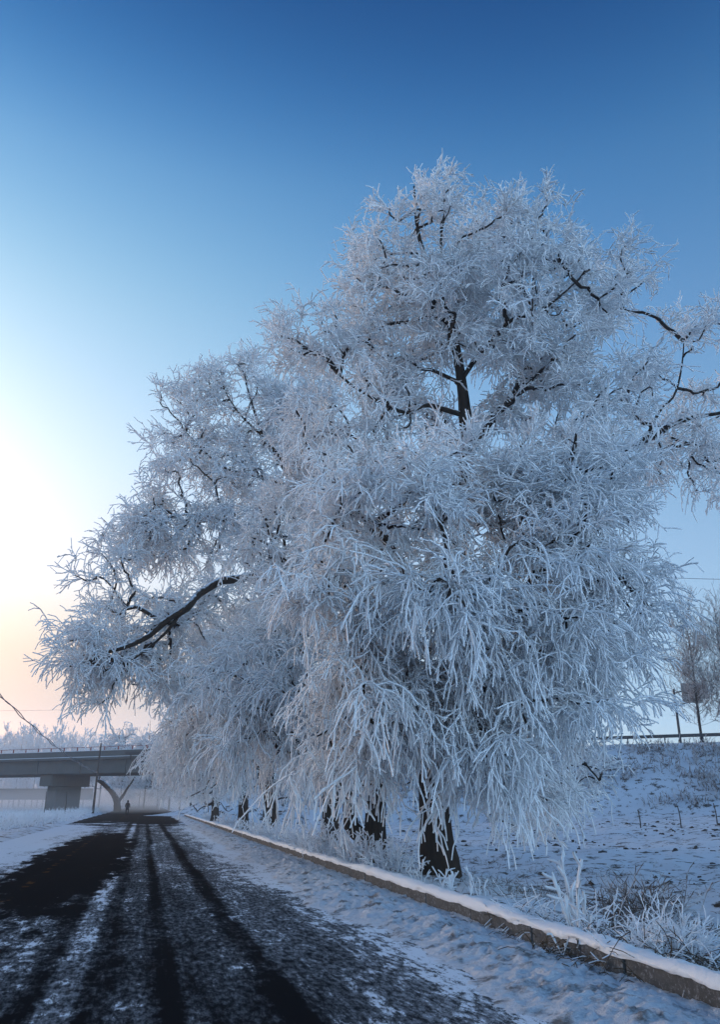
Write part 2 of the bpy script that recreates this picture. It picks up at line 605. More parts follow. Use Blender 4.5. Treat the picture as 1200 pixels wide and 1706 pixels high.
def bank_z(u, w):
    edge = 2.75 + .55 * fbm(w * .35, u * 0 + 3.3, 7, 3) * 2
    h = .105 * sstep(edge, edge + 1.2, u) * (1 - .75 * sstep(3.9, 4.6, u)) - .02
    lumps = fbm(u * 3.2, w * 2.6, 41, 4) * .13 + np.abs(fbm(u * 8, w * 7, 51, 3)) * .20 - np.maximum(0, fbm(u * 1.7, w * 1.5, 57, 3) - .08) * .3
    amp = sstep(edge - .1, edge + .9, u) * (1 - .4 * sstep(4.2, 4.65, u))
    rib = .018 * np.maximum(0, np.sin(w * 2 * np.pi / .21 + 2.5 * u)) * np.exp(-((u - 3.75) / .22) ** 2) * sstep(.45, .6, vnoise(w * .3, w * 0 + .5, 77))
    near = .0 * u
    return h + (lumps + near) * amp - rib


strip('snow_bank', np.linspace(2.0, 4.70, 66), np.geomspace(3, 130, 800), bank_z, M['bank'], kind='structure')

# kerb: 2 m concrete blocks with a snow cap
KU0, KU1, KH = 4.66, 4.86, .185
kerb = box_obj('kerb', ((KU0 + KU1) / 2 + .01, 63, -.06), (.16, 134, .22), M['kerb'], kind='structure')
kerb.rotation_euler = (0, 0, RA)
rk = random.Random(4)
blk = None
bm = bmesh.new(); box_bm(bm, (0, 0, 0), (KU1 - KU0, 1.985, KH + .1), 0, .014)
bme = bpy.data.meshes.new('kerb_block'); bm.to_mesh(bme); bm.free(); bme.materials.append(M['kerb'])
for i in range(64):
    w = -.1 + i * 2.0 + 1.0
    o = bpy.data.objects.new('kerb_block', bme)
    o.location = ((KU0 + KU1) / 2 + rk.uniform(-.012, .012), w, (KH - .1) / 2 + rk.uniform(-.012, .006))
    o.rotation_euler = (rk.uniform(-.004, .004), rk.uniform(-.03, .03), rk.uniform(-.006, .006))
    link(o, kerb)


def snow_cap():
    ws = np.concatenate([np.linspace(-2, 3, 20, endpoint=False), np.geomspace(3, 127, 620)])
    a = np.linspace(-.15 * np.pi, 1.15 * np.pi, 13)
    V = []
    th = .085 + .10 * fbm(ws * .45, ws * 0 + .7, 61, 3) * 2 + .06 * fbm(ws * 2.3, ws * 0 + 2.7, 62, 4)
    th = np.clip(th, .035, .16)
    wd = .125 + .018 * fbm(ws * 1.1, ws * 0 + 9.1, 63, 3) * 2
    for j, w in enumerate(ws):
        wob = .020 * (vnoise(np.array([w * 5.0]) + a * 2, a * 2.0, 71) - .5) * 2
        x = (KU0 + KU1) / 2 + .015 + np.sign(np.cos(a)) * np.abs(np.cos(a)) ** .75 * wd[j] + wob
        z = KH - .005 + np.where(np.sin(a) > 0, np.abs(np.sin(a)) ** .8 * th[j], np.sin(a) * .02) + wob
        V.append(np.stack([x, np.full_like(x, w), z], -1))
    V = np.array(V); nr, na, _ = V.shape
    idx = np.arange(nr * na).reshape(nr, na)
    F = np.stack([idx[:-1, :-1], idx[:-1, 1:], idx[1:, 1:], idx[1:, :-1]], -1).reshape(-1, 4)
    o = raw_obj('snow_cap', V.reshape(-1, 3), F, M['cap'], kind='stuff', label='white snow ridge lying along the top of the kerb', cat='snow')
    o.rotation_euler = (0, 0, RA)


snow_cap()

# ------------------------------------------------------------------ frosted trees


def resample(pts, step):
    pts = np.array(pts, float)
    P, _ = spline(pts, np.zeros(len(pts)), 8)
    d = np.concatenate([[0], np.cumsum(np.linalg.norm(np.diff(P, axis=0), axis=1))])
    n = max(2, int(d[-1] / step) + 1)
    s = np.linspace(0, d[-1], n)
    return np.stack([np.interp(s, d, P[:, i]) for i in range(3)], 1), s


def grow(base_nodes, base_path, A, bf=.35):
    """connect attraction points A to the nearest wood, weighing length of the way to the root"""
    n0 = len(base_nodes); n = len(A)
    nodes = np.concatenate([base_nodes, A]); path = np.concatenate([base_path, np.zeros(n)])
    parent = np.full(n0 + n, -1)
    best = np.full(n, 1e9); bp = np.zeros(n, int)
    for i0 in range(0, n0):
        d = np.linalg.norm(A - base_nodes[i0], axis=1) + bf * base_path[i0]
        m = d < best
        best[m] = d[m]; bp[m] = i0
    done = np.zeros(n, bool)
    order = []
    for _ in range(n):
        j = int(np.argmin(np.where(done, 1e9, best)))
        done[j] = True
        p = bp[j]; parent[n0 + j] = p
        path[n0 + j] = path[p] + np.linalg.norm(A[j] - nodes[p])
        order.append(n0 + j)
        d = np.linalg.norm(A - A[j], axis=1) + bf * path[n0 + j]
        m = (d < best) & ~done
        best[m] = d[m]; bp[m] = n0 + j
    return nodes, parent, np.array(order), n0


def curve_twigs(S, D, L, droop, K, rng, jit=.22):
    """integrate drooping polylines from S in direction D with length L"""
    N = len(S)
    P = np.empty((N, K, 3)); P[:, 0] = S
    d = nrm(D)
    seg = (L / (K - 1))[:, None]
    bend = rng.normal(size=(N, 3)) * jit
    for k in range(1, K):
        g = np.zeros((N, 3)); g[:, 2] = -droop / (K - 1) * (0.5 + k / (K - 1))
        d = nrm(d + g + bend * .5 + rng.normal(size=(N, 3)) * jit * .6)
        P[:, k] = P[:, k - 1] + d * seg
    return P


def make_tree(name, label, base, trunk, trunk_r, limbs, lobes, seed, group=None, bf=.35, twigs=4, kt=5, side=5, r_tw=.024, tw_len=.78,
              mat=None, trunk_sides=16, min_z=.5, up=.25, root_r=None, cat='tree', edge_sides=4, side_len=.34, dens=.52, shrink=.90, clump=8.0, csig=.37, low=.6):
    rng = np.random.default_rng(seed)
    mat = mat or M['frost']
    base = np.array(base, float)
    root = empty(name, base, label, cat, group)
    tr = np.array(trunk, float)
    # trunk with flare and ridges
    P, R = spline(tr, np.array(trunk_r, float), 6)
    V, F = tubes(P[None], R[None], trunk_sides)
    ax = np.repeat(P, trunk_sides, 0)
    ang = np.tile(np.arange(trunk_sides), len(P)); hh = np.repeat(np.arange(len(P)), trunk_sides)
    V = ax + (V - ax) * (1 + .22 * (vnoise(ang * .9 + 3, hh * .35, seed) - .5) + .14 * (vnoise(ang * 2.1, hh * .9, seed + 5) - .5))[:, None]
    raw_obj('trunk', V - base, F, M['bark'], root)
    bn, bs = resample(tr, .6)
    keep = bn[:, 2] > base[2] + max(1.6, .12 * (tr[-1, 2] - base[2]))
    nodes = [bn[keep]]; paths = [bs[keep] * .6]
    for lp, l0, l1 in limbs:
        lp = np.array(lp, float)
        lp = np.concatenate([lp])
        rr = np.linspace(l0, l1, len(lp))
        P, R = spline(lp, rr, 5)
        P = P + np.stack([(vnoise(np.arange(len(P)) * .37, np.full(len(P), i * 7.0), seed + 9) - .5) * np.minimum(.5, R * 2.6) for i in range(3)], 1) * (np.arange(len(P)) > 0)[:, None]
        V, F = tubes(P[None], R[None], 8)
        raw_obj('limb', V - base, F, M['bark'], root)
        ln, ls = resample(P[::3] if len(P) > 9 else P, .6)
        i0 = int(np.argmin(np.linalg.norm(bn - lp[0], axis=1)))
        nodes.append(ln[1:]); paths.append((bs[i0] + ls[1:]) * .6)
    BN = np.concatenate(nodes); BP = np.concatenate(paths)
    # attraction points
    A = []; DR = []; OUT = []; LS = []
    for c, r, n, droop, ls in lobes:
        n = max(6, int(n * dens))
        r = np.array(r) * shrink
        m_ = max(3, int(round(n / clump)))
        cdir = nrm(rng.normal(size=(m_, 3)))
        crad = rng.uniform(.15, 1, m_) ** (1 / 2.6)
        cc = np.array(c) + cdir * crad[:, None] * r
        which = rng.integers(0, m_, n)
        sig = csig * rng.uniform(.6, 1.4, m_)[which][:, None]
        off = rng.normal(size=(n, 3)) * sig * np.array([1, 1, .8])
        off += cdir[which] * np.abs(rng.normal(size=(n, 1))) * sig * .7
        p = cc[which] + off
        A.append(p); DR.append(np.full(n, droop)); OUT.append(nrm(off) * .6 + cdir[which] * .4); LS.append(np.full(n, ls))
    A = np.concatenate(A); DR = np.concatenate(DR); OUT = np.concatenate(OUT); LS = np.concatenate(LS)
    ok = A[:, 2] > base[2] + min_z
    A, DR, OUT, LS = A[ok], DR[ok], OUT[ok], LS[ok]
    N, par, order, n0 = grow(BN, BP, A, bf)
    tips = np.ones(len(N)); tips[:n0] = 0
    for j in order[::-1]:
        tips[par[j]] += tips[j]
    rad = (r_tw * .62) * np.maximum(tips, 1) ** .42
    # edges as hermite tubes
    e = np.arange(n0, len(N)); p = par[e]
    a = N[p]; b = N[e]
    L = np.linalg.norm(b - a, axis=1)
    gp = par[p]
    tin = np.where((gp >= 0)[:, None], N[p] - N[np.maximum(gp, 0)], b - a)
    tin = nrm(tin) * .55 + nrm(b - a) * .45
    tout = nrm(b - a) + np.array([0, 0, -.25])
    t = np.linspace(0, 1, 5)[None, :, None]
    h00 = 2 * t ** 3 - 3 * t ** 2 + 1; h10 = t ** 3 - 2 * t ** 2 + t; h01 = -2 * t ** 3 + 3 * t ** 2; h11 = t ** 3 - t ** 2
    PE = h00 * a[:, None] + h10 * (nrm(tin) * L[:, None])[:, None] + h01 * b[:, None] + h11 * (nrm(tout) * L[:, None])[:, None]
    PE[:, 1:-1] += rng.normal(size=PE[:, 1:-1].shape) * (.035 * L[:, None, None])
    rp = np.where(p >= n0, np.minimum(rad[p], rad[e] * 1.5), rad[e] * 1.25)
    tt = np.linspace(0, 1, 5)[None, :]
    RE = rp[:, None] * (1 - tt) + rad[e][:, None] * tt
    thick = rad[e] > r_tw * .97
    if thick.any():
        V, F = tubes(PE[thick], RE[thick], edge_sides, rng)
        raw_obj('branches', V - base, F, M['branch'], root, kind='stuff')
    parts = []
    thin = ~thick
    if thin.any():
        parts.append(tubes(PE[thin], np.maximum(RE[thin], r_tw * .6), 3, rng))
    # twigs
    m = twigs
    ei = np.repeat(np.arange(len(e)), m)
    f = rng.uniform(.25, 1.0, len(ei)); fi = np.clip((f * 4).astype(int), 0, 3); fr = f * 4 - fi
    S = PE[ei, fi] * (1 - fr[:, None]) + PE[ei, np.minimum(fi + 1, 4)] * fr[:, None]
    ed = nrm(PE[ei, 4] - PE[ei, 2])
    k = A.shape[0]
    dr = DR[ei] * rng.uniform(.2, 1.6, len(ei)) - np.where(rng.random(len(ei)) < .12, .9, 0)
    D = ed * .55 + OUT[ei] * .6 + rng.normal(size=S.shape) * .55 + np.array([0, 0, up])
    LL = tw_len * LS[ei] * rng.uniform(.45, 1.35, len(ei))
    LL = LL * (1 + .35 * np.clip(dr - .8, 0, 1.5))
    PT = curve_twigs(S, D, LL, dr, kt, rng, .36)
    # nothing grows into the ground
    lowest = PT[:, :, 2].min(1)
    keepm = lowest > base[2] + low + rng.exponential(.6, len(lowest)) - .3
    PT = PT[keepm]; LL = LL[keepm]; dr = dr[keepm]
    rt = r_tw * rng.uniform(.75, 1.2, len(PT))
    tk = np.linspace(1, .8, kt)[None, :]
    parts.append(tubes(PT, rt[:, None] * tk, 3, rng))
    if side:
        ns = side
        ti = np.repeat(np.arange(len(PT)), ns)
        f = np.tile((np.arange(ns) + .7) / (ns + .4), len(PT)) * (kt - 1) + rng.uniform(-.25, .25, len(ti))
        f = np.clip(f, .2, kt - 1.05); fi = f.astype(int); fr = (f - fi)[:, None]
        S2 = PT[ti, fi] * (1 - fr) + PT[ti, fi + 1] * fr
        d1 = nrm(PT[ti, fi + 1] - PT[ti, fi])
        pr = nrm(np.cross(d1, rng.normal(size=d1.shape)))
        D2 = d1 * .75 + pr * rng.uniform(.4, 1.1, len(ti))[:, None]
        L2 = side_len * (LL[ti] / tw_len) ** .5 * rng.uniform(.45, 1.4, len(ti))
        P2 = curve_twigs(S2, D2, L2, dr[ti] * .55, 3, rng, .18)
        r2 = r_tw * .82 * rng.uniform(.75, 1.15, len(P2))
        parts.append(tubes(P2, r2[:, None] * np.array([[.9, 1.0, .85]]), 3, rng))
    V, F = cat_mesh(parts)
    raw_obj('crown', V - base, F, mat, root, kind='stuff')
    return root


def px_pts(l):
    return [at(*p) for p in l]


def lobe(x, y, Y, r, n, droop=.6, ls=1.0):
    return (at(x, y, Y), r, n, droop, ls)


# the tall willow nearest the road's edge
g1 = np.array([2.2, 23.7]); b1 = np.array([g1[0], g1[1], gz(*g1) - .05])
trunk1 = [b1, b1 + [-.10, 0, 1.2], b1 + [-.05, .1, 3.2], at(752, 1120, 23.9), at(768, 900, 24.0), at(778, 740, 24.2), at(764, 600, 24.3), at(745, 520, 24.4), at(700, 400, 24.2), at(690, 310, 24)]
r1 = [.62, .44, .38, .33, .27, .22, .165, .12, .07, .03]
limbs1 = [
    (px_pts([(776, 760, 24.2), (830, 700, 24.6), (870, 600, 24.8), (890, 480, 24.8), (900, 380, 24.6)]), .16, .04),
    (px_pts([(770, 690, 24.2), (720, 678, 23.8), (660, 685, 23.4), (600, 650, 23.2), (550, 610, 23)]), .10, .03),
    (px_pts([(772, 860, 24.1), (900, 790, 25), (1060, 742, 26), (1110, 712, 26.2), (1160, 690, 26.4), (1240, 680, 26.6)]), .20, .05),
    (px_pts([(1075, 738, 26.05), (1100, 690, 26), (1130, 640, 26), (1140, 570, 26)]), .07, .02),
    (px_pts([(1120, 730, 26.25), (1160, 745, 26.3), (1200, 790, 26.4)]), .06, .02),
    (px_pts([(755, 1060, 23.9), (700, 980, 22), (640, 905, 19.8), (575, 850, 18.3), (540, 900, 17.6)]), .15, .03),
    (px_pts([(752, 1090, 23.9), (690, 1070, 21), (640, 1045, 19), (570, 970, 18), (530, 930, 17.6)]), .12, .03),
    (px_pts([(756, 1020, 23.9), (840, 960, 22), (900, 880, 20), (950, 780, 18.8), (960, 720, 18.5)]), .17, .03),
    (px_pts([(752, 1100, 23.9), (800, 1080, 21), (860, 1000, 19.5), (930, 930, 18.5), (1030, 960, 18.2), (1090, 1020, 18.4)]), .14, .03),
    (px_pts([(750, 1150, 23.9), (780, 1090, 20), (800, 1010, 17.8), (740, 960, 16.6)]), .11, .025),
    (px_pts([(750, 1200, 23.8), (840, 1180, 24.5), (930, 1230, 25.2), (1000, 1300, 25.6)]), .09, .02),
    (px_pts([(760, 640, 24.3), (850, 540, 23.2), (900, 520, 22.6), (960, 470, 22.2)]), .09, .025),
    (px_pts([(775, 800, 24.1), (700, 760, 25), (610, 740, 25.6), (540, 700, 26)]), .11, .025),
]
lobes1 = [
    lobe(690, 415, 24, (2.5, 2.6, 2.9), 330, .35, .95), lobe(765, 435, 25, (2.3, 2.4, 2.5), 200, .35), lobe(845, 455, 24.5, (2.7, 2.8, 2.8), 300, .35),
    lobe(920, 500, 24, (2.2, 2.6, 3.0), 260, .45), lobe(640, 530, 23.3, (2.7, 2.6, 2.9), 300, .6), lobe(545, 600, 23.5, (1.5, 1.8, 2.2), 120, .5),
    lobe(830, 500, 22.6, (2.8, 2.3, 2.3), 280, .75), lobe(965, 600, 24, (2.4, 2.6, 2.6), 230, .7), lobe(910, 640, 24.4, (2.0, 2.4, 1.8), 140, .8),
    lobe(590, 690, 23.8, (2.5, 2.3, 1.9), 220, .8),
    lobe(1140, 610, 26, (1.9, 2.2, 2.3), 120, .3), lobe(1210, 690, 26.4, (2.4, 2.4, 2.6), 130, .5), lobe(1130, 770, 26.2, (1.6, 1.8, 1.3), 70, 1.0), lobe(1185, 820, 26.4, (1.2, 1.4, 1.0), 45, 1.3),
    lobe(1040, 740, 24, (1.6, 2, 1.8), 100, .7),
    lobe(760, 640, 26.6, (2.6, 1.6, 2.4), 170, .6), lobe(670, 570, 26, (2.2, 1.6, 2.0), 110, .5), lobe(1010, 440, 24.6, (1.5, 1.8, 1.7), 90, .4),
    # the nearer, lower curtain
    lobe(940, 780, 18.6, (1.7, 1.9, 1.4), 230, .35), lobe(880, 840, 18.8, (1.4, 2, 1.4), 130, .7), lobe(995, 890, 19, (1.3, 2, 1.8), 170, 1.1),
    lobe(680, 840, 18, (1.5, 1.8, 1.2), 170, .8), lobe(765, 800, 18.4, (.8, 1.2, .9), 70, .2), lobe(590, 900, 17.8, (1.1, 1.6, 1.1), 120, 1.4),
    lobe(900, 960, 18.2, (2.2, 2, 1.5), 220, 1.3), lobe(965, 1030, 18.6, (1.6, 2, 1.7), 200, 1.4), lobe(1045, 1000, 19.6, (1.0, 1.6, 1.6), 130, 1.2),
    lobe(650, 1000, 18, (1.5, 1.7, 1.0), 130, 1.5), lobe(745, 985, 16.4, (.85, .9, .7), 90, 2.2, 1.25), lobe(590, 1050, 18.4, (1.1, 1.6, 1.0), 90, 1.6),
    lobe(860, 1110, 18.6, (2.0, 1.8, 1.2), 180, 1.6), lobe(915, 1150, 19, (1.4, 1.8, 1.1), 125, 1.6), lobe(730, 1160, 18.4, (1.8, 1.6, 1.0), 150, 1.8),
    lobe(610, 1160, 18.8, (1.4, 1.6, 1.0), 110, 1.7), lobe(830, 1250, 18.6, (1.3, 1.5, .8), 85, 2.0), lobe(690, 1220, 18.8, (1.3, 1.5, .7), 75, 2.0), lobe(600, 1200, 19.4, (1.0, 1.5, .7), 50, 2.0),
    lobe(775, 1290, 18.4, (.8, 1.2, .7), 45, 2.2, 1.2), lobe(640, 1275, 19, (.9, 1.2, .6), 40, 2.2, 1.2), lobe(870, 1310, 20, (1.0, 1.2, .7), 50, 1.8, 1.1), lobe(560, 1290, 20, (.7, 1.0, .6), 25, 2.0),
    lobe(960, 1300, 25.4, (1.8, 1.4, 1.0), 80, 1.0), lobe(830, 1320, 24.5, (1.6, 1.2, 1.0), 60, .7), lobe(945, 1100, 23.5, (1.9, 2, 2.4), 170, 1.1),
    lobe(700, 1120, 22.5, (1.8, 1.4, 2.2), 90, 1.2), lobe(620, 820, 22.5, (2.2, 1.8, 2.2), 130, 1.0),
]
make_tree('willow_tree', 'tallest frosted willow, its dark trunk beside the kerb and white curtain reaching the ground', b1, trunk1, r1, limbs1, lobes1, 11,
          group='frosted willows in a row beside the kerb', low=.8)

# twin-stemmed willow behind it
g2 = np.array([.45, 26.9]); b2 = np.array([g2[0], g2[1], gz(*g2) - .05])
trunk2 = [b2, b2 + [.05, 0, 1.2], at(625, 1250, 27.2), at(600, 1080, 27.6), at(570, 900, 28), at(540, 780, 28.4), at(520, 700, 28.4)]
limbs2 = [
    ([b2 + [-.45, .25, 0], b2 + [-.55, .3, 1.2], at(590, 1240, 27.6), at(545, 1100, 28), at(480, 960, 28), at(440, 860, 28)], .30, .05),
    (px_pts([(600, 1080, 27.6), (540, 1130, 26.6), (480, 1150, 26), (420, 1140, 25.4)]), .12, .03),
    (px_pts([(610, 1150, 27.4), (560, 1180, 26), (520, 1170, 25)]), .09, .03),
    (px_pts([(575, 930, 28), (540, 880, 28), (505, 830, 28), (480, 780, 28), (450, 740, 28)]), .16, .04),
]
lobes2 = [
    lobe(540, 760, 28, (2.2, 2, 2.4), 200, .8), lobe(600, 860, 27, (2, 2, 2.4), 170, 1.0), lobe(490, 880, 27.5, (2.0, 2, 2.2), 200, 1.0), lobe(470, 1010, 27, (1.9, 2, 1.8), 170, 1.2),
    lobe(540, 1010, 26.4, (1.9, 1.8, 1.8), 150, 1.2), lobe(440, 1120, 26, (1.8, 1.8, 1.5), 140, 1.5), lobe(530, 1170, 25.6, (1.8, 1.6, 1.5), 140, 1.6), lobe(460, 1215, 26.5, (1.6, 1.6, 1.2), 110, 1.9),
    lobe(560, 1230, 26.8, (1.5, 1.4, 1.0), 80, 1.6), lobe(640, 1250, 27, (1.4, 1.3, .9), 70, 1.0), lobe(390, 1170, 26, (1.2, 1.4, 1.2), 80, 1.6),
]
make_tree('willow_tree', 'twin-stemmed frosted willow just behind the tallest one beside the kerb', b2, trunk2, [.46, .32, .28, .22, .15, .09, .04], limbs2, lobes2, 23,
          group='frosted willows in a row beside the kerb', r_tw=.025, low=1.25)

# the broad willow whose long limb reaches out over the road
g3 = np.array([-1.3, 38.0]); b3 = np.array([g3[0], g3[1], gz(*g3) - .05])
trunk3 = [b3, b3 + [0, 0, 1.3], at(552, 1260, 38), at(545, 1100, 38), at(525, 930, 38), at(485, 800, 38), at(440, 730, 38), at(410, 640, 38)]
limbs3 = [
    (px_pts([(528, 950, 38), (470, 952, 36), (410, 958, 34.4), (350, 985, 33.4), (300, 1020, 32.6), (240, 1060, 32), (180, 1088, 31.4), (110, 1110, 31)]), .26, .05),
    (px_pts([(300, 1020, 32.6), (250, 1075, 32.2), (205, 1110, 32)]), .09, .025),
    (px_pts([(540, 1060, 38), (450, 1085, 37), (370, 1120, 36.5), (290, 1135, 36), (220, 1140, 35.5)]), .14, .03),
    (px_pts([(548, 1180, 38), (440, 1150, 39), (350, 1160, 39.5), (300, 1195, 40), (270, 1210, 40)]), .13, .03),
    (px_pts([(518, 900, 38), (460, 890, 37.4), (410, 880, 37), (340, 860, 36.6), (270, 860, 36.4)]), .12, .03),
    (px_pts([(490, 810, 38), (420, 790, 37.6), (360, 770, 37.4), (310, 720, 37.2)]), .11, .025),
    (px_pts([(440, 730, 38), (400, 690, 37.6), (370, 640, 37.4)]), .08, .02),
]
lobes3 = [
    lobe(410, 685, 38, (2.4, 2.6, 2.7), 260, .35), lobe(345, 690, 38.4, (1.7, 2, 2.0), 120, .35), lobe(300, 730, 37.4, (1.7, 2, 2.5), 150, .35), lobe(470, 730, 37, (2.4, 2.4, 2.6), 220, .5),
    lobe(345, 810, 37, (2.8, 2.6, 2.2), 230, .7), lobe(440, 850, 36.4, (2.8, 2.4, 2.6), 240, .9), lobe(265, 865, 36.6, (2.0, 2.2, 1.4), 130, .8), lobe(222, 895, 36.4, (1.4, 1.8, 1.3), 80, 1.0),
    lobe(290, 925, 37.5, (2.6, 2.2, 1.8), 180, .8), lobe(210, 980, 35.4, (1.7, 2, 1.4), 110, .6), lobe(390, 1020, 37.6, (2.6, 2.0, 1.6), 170, 1.0), lobe(260, 1050, 35, (2.0, 2, 1.0), 130, .7),
    lobe(180, 1090, 32.6, (1.9, 1.6, 1.0), 130, .8), lobe(150, 1110, 31.8, (1.0, 1.4, .7), 80, .8), lobe(210, 1130, 34, (2.0, 1.8, .9), 110, 1.6), lobe(330, 1120, 36, (2.4, 2, 1.6), 150, 1.3),
    lobe(440, 1120, 37, (2.6, 2, 2.0), 150, 1.2), lobe(315, 1180, 38, (2.0, 1.8, 1.5), 130, 1.6), lobe(380, 1220, 38, (2.4, 1.8, 1.6), 140, 1.7), lobe(480, 1240, 37.6, (2.0, 1.8, 1.5), 100, 1.6),
    lobe(520, 640, 36, (1.6, 1.8, 1.8), 80, .6),
]
make_tree('willow_tree', 'broad frosted willow with one long dark limb reaching out over the road', b3, trunk3, [.46, .36, .33, .28, .22, .15, .09, .04], limbs3, lobes3, 37,
          group='frosted willows in a row beside the kerb', r_tw=.030, kt=4, side=4, tw_len=.95, side_len=.42, csig=.5, low=1.6, dens=.52)

# willows farther along the row: lower hanging crowns
def far_willow(x, y, lab, seed, lob, h, rt=.030):
    v = (y - 853.0) / FPX
    z = math.sin(PITCH) - v * math.cos(PITCH)
    t = -(EYE + .25) / z
    X, Yv = (x - 600) / FPX * t, (math.cos(PITCH) + v * math.sin(PITCH)) * t
    b = np.array([X, Yv, gz(X, Yv) - .05])
    tr_ = [b, b + [.02, 0, 1.2], b + [-.2, .1, h * .35], b + [-.6, 0, h * .65], b + [-.9, .2, h]]
    lbs = []
    rg = np.random.default_rng(seed)
    for c, r, n, d_, l_ in lob:
        c = np.array(c)
        s0 = np.array(tr_[2]) * .5 + np.array(tr_[3]) * .5
        lbs.append(([s0, s0 * .5 + c * .5 + [0, 0, 1.0], c], .13, .03))
    make_tree('willow_tree', lab, b, tr_, [.46, .36, .30, .2, .05], lbs, lob, seed, group='frosted willows in a row beside the kerb', r_tw=rt, kt=4, side=4, tw_len=1.1, trunk_sides=10, side_len=.45, csig=.6, low=1.6, dens=.72)


far_willow(447, 1397, 'frosted willow with a dark trunk beside the kerb, next beyond the broad one', 51,
           [lobe(430, 1080, 47, (3.2, 3, 3.5), 160, .9), lobe(390, 1200, 46, (2.8, 2.4, 2.2), 150, 1.6), lobe(450, 1270, 46.5, (2.4, 2, 1.7), 110, 1.6), lobe(350, 1270, 47, (2.4, 2, 1.8), 110, 1.7)], 14)
far_willow(403, 1386, 'frosted willow with a stout trunk hidden by its own hanging twigs beside the kerb', 52,
           [lobe(360, 1150, 58, (4, 3, 4), 170, .9), lobe(330, 1250, 57, (3.0, 2.4, 2.4), 150, 1.6), lobe(400, 1290, 57, (2.6, 2, 1.8), 100, 1.6), lobe(328, 1290, 59, (2.0, 2, 1.8), 80, 1.6)], 15, .034)
far_willow(357, 1371, 'small hazy frosted willow, last of the row beside the kerb', 53,
           [lobe(330, 1230, 82, (4.5, 4, 4.5), 170, 1.0), lobe(330, 1300, 80, (3.0, 3, 2.6), 130, 1.5), lobe(350, 1320, 80, (3, 3, 2), 90, 1.5)], 14, .042)

# ------------------------------------------------------------------ bridge over the road and the highway on its bank
HA = math.atan2(HD[1], HD[0])


def hq(q, s, z):
    return np.array([HP[0] + q * HD[0] + s * HN[0], HP[1] + q * HD[1] + s * HN[1], z])


bridge = empty('bridge', (HP[0], HP[1], 0), 'grey concrete girder bridge carrying a highway over the snowy road', 'bridge', rz=HA)
# in the bridge's own frame x runs along it; -y is the side we see
Q0, Q1 = -75, 42
QC, QL = (Q0 + Q1) / 2, Q1 - Q0
box_obj('deck', (QC, 0, 7.95), (QL, 13.4, .34), M['bridge'], bridge)
for yy in (-6.5, 6.5):
    box_obj('parapet', (QC, yy, 8.58), (QL, .32, .92), M['bridge'], bridge, bevel=.04)
    box_obj('coping', (QC, yy, 9.07), (QL, .42, .06), M['cap'], bridge)
    box_obj('snow_ledge', (QC, yy + (.15 if yy > 0 else -.15) * 1.6, 8.155), (QL, .10, .07), M['cap'], bridge)
near_girder = None
for yy in (-5.1, -1.7, 1.7, 5.1):
    gd = box_obj('girder', (QC, yy, 6.76), (QL, 1.5, 2.04), M['bridge'], bridge, bevel=.05)
    near_girder = near_girder or gd
for qx in np.arange(Q0 + 3, Q1, 9.0):
    box_obj('girder_rib', (qx, -5.93, 6.76), (.34, .16, 2.0), M['bridge'], near_girder)
rail = box_obj('rail', (QC, -6.5, 9.62), (QL, .07, .07), M['red'], bridge)
bm = bmesh.new(); box_bm(bm, (0, 0, 0), (.17, .14, .56), 0, .02)
pme = bpy.data.meshes.new('rail_post'); bm.to_mesh(pme); bm.free(); pme.materials.append(M['red'])
for qx in np.arange(Q0 + 1.2, Q1, 2.75):
    o = bpy.data.objects.new('rail_post', pme); o.location = (qx, -6.5, 9.38); link(o, rail)


def pier(q):
    stem = box_obj('pier', (q, -.8, 1.9), (2.0, 5.6, 4.14), M['pier'], bridge, bevel=.08)
    box_obj('pier_cap', (q, -.8, 4.85), (2.6, 8.6, 1.76), M['pier'], stem, bevel=.06)


for q in (1.4, -29, 33):
    pier(q)

# guard rail on the bank
gr = empty('guard_rail', hq(60, 7.2, 7.75), 'dark metal guard rail along the top of the snowy highway bank', 'guard rail', rz=HA)
box_obj('rail_beam', (14, 0, .78), (110, .10, .36), M['darksteel'], gr, bevel=.03)
for k_ in range(28):
    box_obj('post', (-40 + k_ * 4, .12, .3), (.12, .12, 1.2), M['darksteel'], gr)

# back of a road sign on its post, up on the bank
sp = at(1133, 1222, 97)
sg = empty('road_sign', (sp[0], sp[1], 7.6), 'back of a grey panel road sign on a dark post above the bank', 'road sign')
zt = at(1125, 1148, 97)[2] - 7.6
V, F = tube_line([(0, 0, -.3), (0, 0, zt)], [.16, .14], 10, 3); raw_obj('post', V, F, M['darksteel'], sg)
V, F = tube_line([(-.1, 0, zt - .5), (4.2, .5, zt + .5)], [.08, .08], 8, 3); raw_obj('arm', V, F, M['darksteel'], sg)
V, F = tube_line([(-.1, 0, zt - 2.0), (4.2, .5, zt - .9)], [.08, .08], 8, 3); raw_obj('arm', V, F, M['darksteel'], sg)
bm = bmesh.new()
box_bm(bm, (2.2, .16, zt - .45), (2.6, .08, 2.3), .11, .02)
main_panel = bm_obj('panel', bm, M['sign'], sg)
bm = bmesh.new()
box_bm(bm, (3.9, .36, zt + .15), (.75, .08, 2.5), .11, .02)
bm_obj('panel', bm, M['sign'], sg)
for i_ in range(3):
    bm = bmesh.new(); box_bm(bm, (2.2, .08, zt - 1.3 + i_ * .8), (2.55, .07, .09), .11)
    bm_obj('stiffener', bm, M['darksteel'], main_panel)

